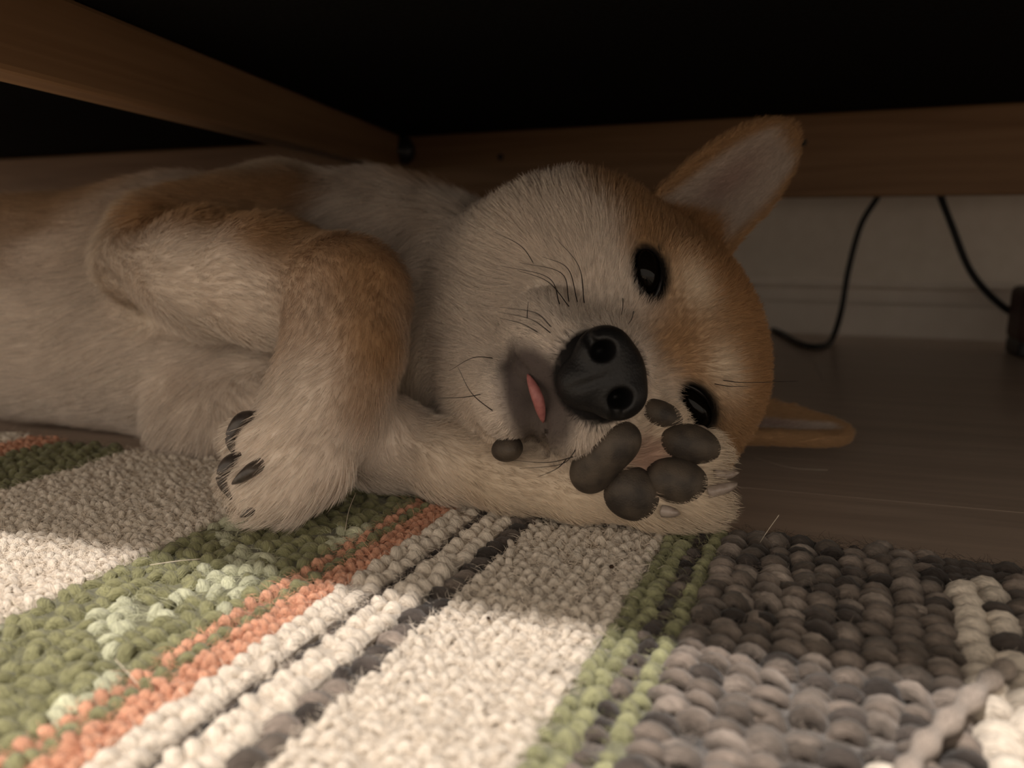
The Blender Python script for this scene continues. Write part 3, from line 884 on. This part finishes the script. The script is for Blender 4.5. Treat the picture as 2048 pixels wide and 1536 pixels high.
# ears
for pr in prims:
    if getattr(pr, 'ear', 0):
        q = (BV - pr.c) @ pr.R
        d_ = pr.ev(Xv, Yv, Zv)
        on = sstep(0.006, 0.001, d_)
        qq = q[:, 2] / pr.L
        w_ = pr.w * np.sqrt(np.clip(1 - np.clip(qq, 0, 1) ** 2.1, 0, 1)) + 1e-5
        front = ((BN @ pr.R[:, 1]) > 0.0).astype(float)
        inner = front * sstep(pr.rim, pr.rim - 0.25, np.abs(q[:, 0] + pr.w * 0.08) / w_) * sstep(0.90, 0.72, qq)
        hc = mixc(hc, on, TAN * 0.9)
        hc = mixc(hc, on * inner, np.array([0.50, 0.42, 0.36]))
        dk = np.exp(-((q[:, 0] - 0.001) / 0.0075) ** 2 - ((qq - 0.22) / 0.34) ** 2)
        hc = mixc(hc, on * inner * dk * 0.9, np.array([0.34, 0.235, 0.205]))
bc = np.zeros((len(BV), 3)); bw = np.zeros(len(BV)); fl = np.zeros((len(BV), 3)); ln = np.zeros(len(BV))
for i, p in enumerate(prims):
    ln += wgt[:, i] * p.ln
    if p.col is not None: bc += wgt[:, i:i + 1] * p.col; bw += wgt[:, i]
    if getattr(p, 'head', 0) and not getattr(p, 'ear', 0):
        v = HPt - np.array([0, 0.062, -0.030]); v /= np.linalg.norm(v, axis=1, keepdims=True)
        fl += wgt[:, i:i + 1] * (v @ HM.T)
    else:
        fl += wgt[:, i:i + 1] * p.flow
bc = np.where(bw[:, None] > 1e-4, bc / np.maximum(bw, 1e-4)[:, None], WHITE)
# coat patches on body and legs (places on the animal)
def blob(c, r, col, amt=1.0, soft=0.6):
    global bc
    d = np.linalg.norm(BV - c, axis=1) / r + nz_ * 0.12
    bc = mixc(bc, amt * sstep(1.0, soft, d), col)
def blobline(a, b, r, col, amt=1.0, soft=0.5):
    global bc
    ab = b - a; t = np.clip(((BV - a) @ ab) / (ab @ ab), 0, 1)
    d = np.linalg.norm(BV - (a + t[:, None] * ab), axis=1) / r + nz_ * 0.12
    bc = mixc(bc, amt * sstep(1.0, soft, d), col)
blobline(P(150, 360, 0.455), P(-500, 400, 0.47), 0.095, BROWN, 0.92, 0.1)
blobline(P(580, 385, 0.405), P(390, 400, 0.395), 0.034, BROWN, 0.95, 0.2)
blobline(P(560, 330, 0.47), P(280, 330, 0.47), 0.040, BROWN, 0.85, 0.25)
blobline(P(300, 440, 0.375), P(420, 430, 0.362), 0.026, TAN, 0.95, 0.25)
blobline(P(420, 430, 0.358), P(560, 450, 0.335), 0.028, TAN, 0.95, 0.25)
blobline(P(560, 455, 0.330), P(740, 540, 0.305), 0.030, TAN, 0.82, 0.20)
blobline(P(750, 560, 0.296), P(760, 680, 0.292), 0.027, TAN, 0.80, 0.15)
blobline(P(755, 690, 0.290), P(725, 790, 0.284), 0.020, TAN, 0.6, 0.1)
blobline(P(870, 380, 0.42), P(960, 350, 0.41), 0.030, BROWN, 0.7, 0.2)
blob(P(960, 975, 0.292), 0.010, TAN, 0.5, 0.2)
col = bc * (1 - headw[:, None]) + hc * headw[:, None]
# pinkish skin between the pads
pd_ = np.linalg.norm(BV - P(1300, 925, 0.262), axis=1)
col = mixc(col, 0.75 * sstep(0.014, 0.006, pd_) * (1 - headw), np.array([0.36, 0.20, 0.15]))
col *= (1 + 0.06 * nz_)[:, None]
nosed0 = np.linalg.norm((HPt - np.array([0, 0.047, -0.0345])) / np.array([0.0165, 0.020, 0.0165]), axis=1)
col = mixc(col, sstep(1.08, 0.95, nosed0), np.array([0.010, 0.009, 0.009]))
hcol = mixc(col, np.clip(hair_fix * headw * (nosed0 > 1.02), 0, 1), np.zeros(3)) + hc_hair * np.clip(hair_fix * headw * (nosed0 > 1.02), 0, 1)[:, None]
# fur length details
mzw = headw * sstep(-0.022, 0.018, hy_)
ln = ln * (1 - mzw) + mzw * 0.0042
ln *= 1 - 0.55 * w_lip * headw
for (tu, tv, td, tr, tl) in ((1300, 925, 0.262, 0.010, 0.009), (1285, 850, 0.27, 0.008, 0.008), (1440, 930, 0.268, 0.011, 0.010), (1330, 1020, 0.264, 0.008, 0.008), (1420, 1010, 0.268, 0.010, 0.010)):
    wt = np.exp(-(np.linalg.norm(BV - P(tu, tv, td), axis=1) / tr) ** 2) * (1 - headw)
    ln = ln * (1 - wt) + wt * tl
bare = np.maximum(sstep(1.15, 0.98, eyed), 0) * (headw > 0.3)
hc_dummy = 0
nosed = np.linalg.norm((HPt - np.array([0, 0.047, -0.0335])) / np.array([0.0175, 0.016, 0.0155]), axis=1)
bare = np.maximum(bare, sstep(1.05, 0.92, nosed))
bare = np.maximum(bare, 0.8 * sstep(0.95, 0.65, lipd) * headw * (hy_ > 0.010))

# ---------------------------------------------------------------- dog object
dog = empty('dog', tuple(P(500, 700, 0.43) * np.array([1, 1, 0])))
tag(dog, 'young tan and white dog lying on its side under the bed', 'dog')
M_skin, nt, b = new_mat('coat_skin', (0.5, 0.4, 0.3), 0.85, 0.1)
at = node(nt, 'ShaderNodeVertexColor'); at.layer_name = 'Col'
tcn = node(nt, 'ShaderNodeTexCoord')
nz = node(nt, 'ShaderNodeTexNoise'); nz.inputs['Scale'].default_value = 900; nz.inputs['Detail'].default_value = 3
nt.links.new(tcn.outputs['Object'], nz.inputs['Vector'])
nt.links.new(at.outputs['Color'], b.inputs['Base Color'])
add_bump(nt, b, nz.outputs['Fac'], 0.3, 0.0005)
body = fast_mesh('body', BV, BF, M_skin, dog, np.clip(col, 0, 1))

# ---------------------------------------------------------------- fur
def make_fur(name, count):
    tri = np.concatenate([BF[:, [0, 1, 2]], BF[:, [0, 2, 3]]])
    a, b_, c_ = BV[tri[:, 0]], BV[tri[:, 1]], BV[tri[:, 2]]
    area = 0.5 * np.linalg.norm(np.cross(b_ - a, c_ - a), axis=1)
    cen = (a + b_ + c_) / 3
    fn = (BN[tri[:, 0]] + BN[tri[:, 1]] + BN[tri[:, 2]]) / 3
    dens = 0.35 + 1.0 * (fn[:, 1] < 0.35) 
    dens = dens * np.where(cen[:, 0] < -0.42, 0.25, 1.0) * np.where(cen[:, 2] < 0.003, 0.1, 1.0)
    dens = dens * (1 + 1.1 * headw[tri[:, 0]]) * (0.0100 / np.clip(ln[tri[:, 0]], 0.004, 0.02)) ** 0.5
    dens = dens * (1 - bare[tri[:, 0]])
    pr = area * dens; pr /= pr.sum()
    t = rng.choice(len(tri), count, p=pr)
    r1, r2 = np.sqrt(rng.random(count)), rng.random(count)
    bw_ = np.stack([1 - r1, r1 * (1 - r2), r1 * r2], 1)
    T = tri[t]
    lerp = lambda arr: (arr[T] * (bw_[..., None] if arr.ndim == 2 else bw_)).sum(1)
    root = lerp(BV); nr = lerp(BN); nr /= np.linalg.norm(nr, axis=1, keepdims=True) + 1e-9
    f_ = lerp(fl); c3 = lerp(hcol); L = lerp(ln); hw_ = lerp(headw)
    wig = np.stack([noise3(root, 160, 11), noise3(root, 160, 12), noise3(root, 160, 13)], 1)
    f_ = f_ + 0.28 * wig + rng.normal(0, 0.14, (count, 3))
    f_ -= nr * (f_ * nr).sum(1, keepdims=True)
    f_ /= np.linalg.norm(f_, axis=1, keepdims=True) + 1e-9
    L = L * rng.uniform(0.65, 1.15, count)
    lift = np.radians(np.clip(rng.normal(30, 9, count), 8, 65))
    d0 = f_ * np.cos(lift)[:, None] + nr * np.sin(lift)[:, None]
    d1 = f_ * np.cos(lift * 0.35)[:, None] + nr * np.sin(lift * 0.35)[:, None]
    K = 5
    sarr = np.linspace(0, 1, K)
    pts = np.empty((count, K, 3))
    for i, s_ in enumerate(sarr):
        pts[:, i] = root - nr * 0.0004 + L[:, None] * (d0 * (s_ - 0.5 * s_ * s_) + d1 * 0.5 * s_ * s_)
    # tufts: pull tips of neighbouring hairs together
    cell = np.floor((root + 0.0012 * wig) / 0.0034).astype(np.int64)
    key = cell[:, 0] * 73856093 ^ cell[:, 1] * 19349663 ^ cell[:, 2] * 83492791
    _, inv = np.unique(key, return_inverse=True)
    cn = np.bincount(inv).astype(float)
    off = pts - root[:, None, :]
    mtip = np.stack([np.bincount(inv, pts[:, -1, k]) / cn for k in range(3)], 1)
    tuft = np.clip(rng.normal(0.38, 0.15, count), 0, 0.8)
    for i, s_ in enumerate(sarr):
        pts[:, i] += (tuft * s_ ** 1.5)[:, None] * (mtip[inv] - pts[:, -1]) * (1.0 if i < K - 1 else 0.9)
    onr = (pts[..., 0] * ra[0] + pts[..., 1] * ra[1]) < s_edge(pts[..., 0] * rb[0] + pts[..., 1] * rb[1])
    pts[..., 2] = np.maximum(pts[..., 2], np.where(onr, 0.0112, 0.0012))
    c3 = np.clip(c3 * (1 + rng.normal(0, 0.17, (count, 1))), 0.004, 0.95)
    hc_ = bpy.data.hair_curves.new(name)
    hc_.add_curves([K] * count)
    hc_.attributes['position'].data.foreach_set('vector', pts.astype(np.float32).ravel())
    ra_ = hc_.attributes.get('radius') or hc_.attributes.new('radius', 'FLOAT', 'POINT')
    rad = 0.00006 * (0.7 + 0.5 * (L / 0.012))
    prof_ = np.array([1.0, 0.95, 0.85, 0.6, 0.12])
    ra_.data.foreach_set('value', (rad[:, None] * prof_[None]).astype(np.float32).ravel())
    ca = hc_.attributes.new('fur_col', 'FLOAT_COLOR', 'CURVE')
    c4 = np.ones((count, 4), np.float32); c4[:, :3] = c3
    ca.data.foreach_set('color', c4.ravel())
    o = bpy.data.objects.new(name, hc_); COL.objects.link(o)
    m, nt, b = new_mat('fur', (0.5, 0.4, 0.3), 0.6, 0.25)
    at = node(nt, 'ShaderNodeAttribute'); at.attribute_name = 'fur_col'
    nt.links.new(at.outputs['Color'], b.inputs['Base Color'])
    hc_.materials.append(m)
    attach(o, dog)
    o['kind'] = 'stuff'
    return o
FUR_N = 360000
make_fur('fur', FUR_N)

# ---------------------------------------------------------------- nose
def hcap(a, b, ra, rb, **k): return cap(H(*a), H(*b), ra, rb, **k)
ny, nzc = 0.0460, -0.0335
nose_p = [hell(0, ny, nzc + 0.0015, 0.0150, 0.0110, 0.0112, k=0.004),
          hell(0, ny + 0.001, nzc - 0.0085, 0.0088, 0.0092, 0.0085, k=0.006)]
for sx in (-1, 1):
    nose_p.append(hell(sx * 0.0088, ny + 0.0045, nzc + 0.0010, 0.0064, 0.0068, 0.0080, k=0.004))
nose_s = []
for sx in (-1, 1):
    nose_s.append(hell(sx * 0.0080, ny + 0.0115, nzc + 0.0002, 0.0033, 0.0125, 0.0040, k=0.0018))
    nose_s.append(hcap((sx * 0.0095, ny + 0.0105, nzc - 0.0020), (sx * 0.0160, ny + 0.0055, nzc - 0.0030), 0.0016, 0.0010, k=0.0016))
nose_s.append(hcap((0, ny + 0.0125, nzc + 0.001), (0, ny + 0.0100, nzc - 0.0165), 0.0009, 0.0016, k=0.0016))
Dn, ln_o = grid_eval(nose_p, 0.0005, subs=nose_s, pad=0.006)
NV, NF = surface_nets(Dn, ln_o, 0.0005)
M_nose, nt, b = new_mat('nose_leather', (0.0075, 0.0072, 0.0075), 0.5, 0.3)
tcn = node(nt, 'ShaderNodeTexCoord')
vo = node(nt, 'ShaderNodeTexVoronoi'); vo.inputs['Scale'].default_value = 1100
nt.links.new(tcn.outputs['Object'], vo.inputs['Vector'])
add_bump(nt, b, vo.outputs['Distance'], 0.35, 0.0003)
nose = fast_mesh('nose', NV, NF, M_nose, dog)
nose['label'] = 'black leathery nose'

# ---------------------------------------------------------------- eyes
def ellipsoid(c, R, r, nu=24, nv=14):
    V = []; F = []
    for i in range(nv + 1):
        th = math.pi * i / nv
        for j in range(nu):
            ph = 2 * math.pi * j / nu
            V.append(c + R @ (np.array([math.sin(th) * math.cos(ph), math.sin(th) * math.sin(ph), math.cos(th)]) * r))
    for i in range(nv):
        for j in range(nu):
            j2 = (j + 1) % nu
            F.append((i * nu + j, (i + 1) * nu + j, (i + 1) * nu + j2, i * nu + j2))
    return V, F
M_eye, nt, b = new_mat('eyeball', (0.004, 0.003, 0.002), 0.05, 0.16)
M_rim, nt, b = new_mat('eye_rim', (0.008, 0.006, 0.006), 0.35, 0.4)
for sx in (-1, 1):
    V, F = ellipsoid(H(sx * 0.0275, -0.0042, 0.0005), EM(sx), np.array([0.0102, 0.0086, 0.0064]))
    e = mesh_obj('eye', V, F, M_eye, dog)
    e['label'] = 'glossy dark eye'
    rimpts = []
    for k in range(25):
        a = 2 * math.pi * k / 24
        xx = math.cos(a); zz_ = math.sin(a) * (1 - 0.25 * abs(math.cos(a)))
        rimpts.append(eye_pt(xx * 0.0100, 0.0012 - 0.0035 * xx * sx - 0.0028 * xx * xx, zz_ * 0.0056, sx))
    V, F = tube(rimpts, 0.0011, 6)
    r_ = mesh_obj('eye_rim', V, F, M_rim)
    r_.parent = e

# ---------------------------------------------------------------- tongue
M_tongue = plain_noise_mat('tongue', (0.27, 0.095, 0.09), (0.34, 0.13, 0.12), 700, 0.45, 0.4, 0.3, 0.0003)
ta, tb, tm = H(-0.0085, 0.0405, -0.0575), H(0.0085, 0.0395, -0.0580), H(0.000, 0.0432, -0.0572)
V, F = tube(smooth_path([ta, tm, tb], 8), [0.0003 + 0.0017 * math.sin(math.pi * i / 16) ** 0.7 for i in range(17)], 10)
tg = mesh_obj('tongue', V, F, M_tongue, dog); tg['label'] = 'pink tongue tip'

# ---------------------------------------------------------------- paw pads
M_pad, nt, b = new_mat('paw_pad', (0.045, 0.033, 0.026), 0.6, 0.35)
tcn = node(nt, 'ShaderNodeTexCoord')
vo = node(nt, 'ShaderNodeTexVoronoi'); vo.inputs['Scale'].default_value = 1500
nzp = node(nt, 'ShaderNodeTexNoise'); nzp.inputs['Scale'].default_value = 130
crp = node(nt, 'ShaderNodeValToRGB')
crp.color_ramp.elements[0].position = 0.35; crp.color_ramp.elements[0].color = (0.034, 0.027, 0.022, 1)
crp.color_ramp.elements[1].position = 0.68; crp.color_ramp.elements[1].color = (0.085, 0.066, 0.049, 1)
nt.links.new(tcn.outputs['Object'], vo.inputs['Vector']); nt.links.new(tcn.outputs['Object'], nzp.inputs['Vector'])
nt.links.new(nzp.outputs['Fac'], crp.inputs[0]); nt.links.new(crp.outputs[0], b.inputs['Base Color'])
add_bump(nt, b, vo.outputs['Distance'], 0.35, 0.0003)
def pad(name, plist, res=0.0006):
    Dp, lp_ = grid_eval(plist, res, pad=0.004)
    V, F = surface_nets(Dp, lp_, res)
    return fast_mesh(name, V, F, M_pad, dog)
def rot_cam(deg):
    a = math.radians(deg); x = RT * math.cos(a) - UP * math.sin(a); z = RT * math.sin(a) + UP * math.cos(a)
    return np.stack([x, FW, z], 1)
def pell(u, v, d, a, b_, th, deg, k=0.004): return ell(P(u, v, d), (px(a, d), th, px(b_, d)), rot_cam(deg), k=k)
pad('metacarpal_pad', [pell(1182, 945, 0.2645, 44, 42, 0.0060, -40, 0.006), pell(1208, 908, 0.2615, 48, 43, 0.0066, -45, 0.006), pell(1240, 882, 0.2600, 44, 40, 0.0064, -30, 0.006)])
pad('toe_pad', [pell(1262, 985, 0.2672, 62, 54, 0.0082, 35)])
pad('toe_pad', [pell(1352, 962, 0.2668, 65, 47, 0.0082, 10)])
pad('toe_pad', [pell(1380, 888, 0.2695, 62, 40, 0.0078, 15)])
pad('toe_pad', [pell(1318, 828, 0.2712, 50, 28, 0.0055, 20)])
pad('carpal_pad', [pell(1013, 897, 0.2745, 31, 25, 0.0068, -20), pell(1022, 899, 0.2715, 17, 15, 0.005, -20)])

# ---------------------------------------------------------------- claws
M_claw = plain_noise_mat('claw', (0.035, 0.028, 0.025), (0.075, 0.06, 0.05), 300, 0.3, 0.5, 0.05)
M_clawp = plain_noise_mat('pale_claw', (0.20, 0.15, 0.12), (0.34, 0.28, 0.24), 300, 0.3, 0.5, 0.05)
def claw(pts, r0, mat, parent=dog, flat=1.0):
    pth = smooth_path([P(*q) for q in pts], 6); n = len(pth)
    V, F = tube(pth, [r0 * (1 - (i / (n - 1)) ** 2.2 * 0.88) for i in range(n)], 10, flat)
    return mesh_obj('claw', V, F, mat, parent)
claw([(522, 838, 0.282), (484, 840, 0.2755), (461, 878, 0.2730), (470, 914, 0.2730)], 0.0030, M_claw)
claw([(492, 914, 0.274), (457, 928, 0.2685), (444, 962, 0.2670), (463, 1000, 0.2670)], 0.0029, M_claw)
claw([(528, 926, 0.270), (503, 940, 0.2645), (480, 957, 0.2630), (464, 968, 0.2640)], 0.0026, M_claw)
claw([(530, 1000, 0.269), (500, 1022, 0.264), (480, 1034, 0.263)], 0.0022, M_claw)
claw([(1415, 985, 0.262), (1445, 978, 0.262), (1464, 972, 0.263), (1474, 966, 0.265)], 0.0021, M_clawp)
claw([(1430, 950, 0.266), (1455, 950, 0.267), (1478, 945, 0.269)], 0.0020, M_clawp)
claw([(1325, 1022, 0.262), (1345, 1025, 0.260), (1360, 1028, 0.261)], 0.0022, M_clawp)
claw([(1390, 862, 0.271), (1405, 860, 0.271), (1422, 868, 0.273)], 0.0020, M_clawp)

# ---------------------------------------------------------------- whiskers
M_whisk, nt, b = new_mat('whisker', (0.012, 0.010, 0.009), 0.4, 0.4)
def zq(x, y): return (850 + x * 0.43945, 300 + y * 0.43945)
WH = [((655, 712), (560, 600), (420, 547)), ((612, 700), (560, 580), (345, 527)), ((655, 690), (620, 560), (430, 512)),
      ((693, 690), (650, 540), (535, 485)), ((725, 700), (700, 530), (590, 395)), ((508, 540), (440, 440), (320, 375)),
      ((575, 805), (500, 740), (340, 715)), ((575, 835), (480, 770), (330, 737)), ((515, 830), (440, 790), (340, 765)),
      ((320, 948), (220, 945), (110, 1005)), ((325, 1200), (215, 1110), (150, 990)), ((275, 1108), (180, 1125), (60, 1130)),
      ((700, 1390), (560, 1422), (380, 1410)), ((690, 1360), (620, 1430), (430, 1450)), ((650, 1400), (600, 1450), (510, 1490)),
      ((900, 670), (900, 720), (885, 775)), ((950, 735), (940, 770), (915, 805)), ((465, 770), (466, 730), (470, 690)),
      ((1340, 1045), (1450, 1058), (1700, 1052)), ((1310, 1062), (1380, 1075), (1470, 1075))]
for i, (q0, q1, q2) in enumerate(WH):
    u0, v0 = zq(*q0); u1, v1 = zq(*q1); u2, v2 = zq(*q2)
    d0_ = 0.262 if q0[1] < 1300 else 0.268
    if q0[0] > 1200: d0_ = 0.285
    # root: step back along the sight line until the coat is met
    dd_ = np.arange(0.22, 0.36, 0.001)
    S_ = np.array([P(u0, v0, q) for q in dd_]); ii = ((S_ - lo) / GH).astype(int)
    okk = np.all((ii >= 0) & (ii < np.array(D.shape)), 1)
    val = np.where(okk, D[tuple(np.clip(ii, 0, np.array(D.shape) - 1).T)], 1)
    if (val < 0).any(): d0_ = dd_[np.argmax(val < 0)] + 0.0005
    pth = smooth_path([P(u0, v0, d0_), P(u1, v1, d0_ - 0.012), P(u2, v2, d0_ - 0.010)], 8)
    n = len(pth)
    V, F = tube(pth, [0.00022 * (1 - 0.75 * k / (n - 1)) for k in range(n)], 5)
    mesh_obj('whisker', V, F, M_whisk, dog)

# ---------------------------------------------------------------- eyelashes
for sx in (-1, 1):
    for k in range(16):
        a = math.radians(20 + 140 * k / 15) if k < 11 else math.radians(200 + 140 * (k - 11) / 4)
        L_e = (0.0055 if k < 11 else 0.003) * random.uniform(0.7, 1.15)
        p0 = eye_pt(math.cos(a) * 0.0102, -0.0005 - 0.0028 * math.cos(a) ** 2, math.sin(a) * 0.0058, sx); q = np.array([math.cos(a) * 0.55 - sx * 0.25, 0.25, math.sin(a)])
        p2 = p0 + HM @ unit(q) * L_e; p1 = (p0 + p2) / 2 + HM @ np.array([0, 0.0008, 0])
        V, F = tube(smooth_path([p0, p1, p2], 3), [0.00011, 0.0001, 0.00009, 0.00008, 0.00006, 0.00004, 0.00002], 4)
        mesh_obj('eyelash', V, F, M_whisk, dog)
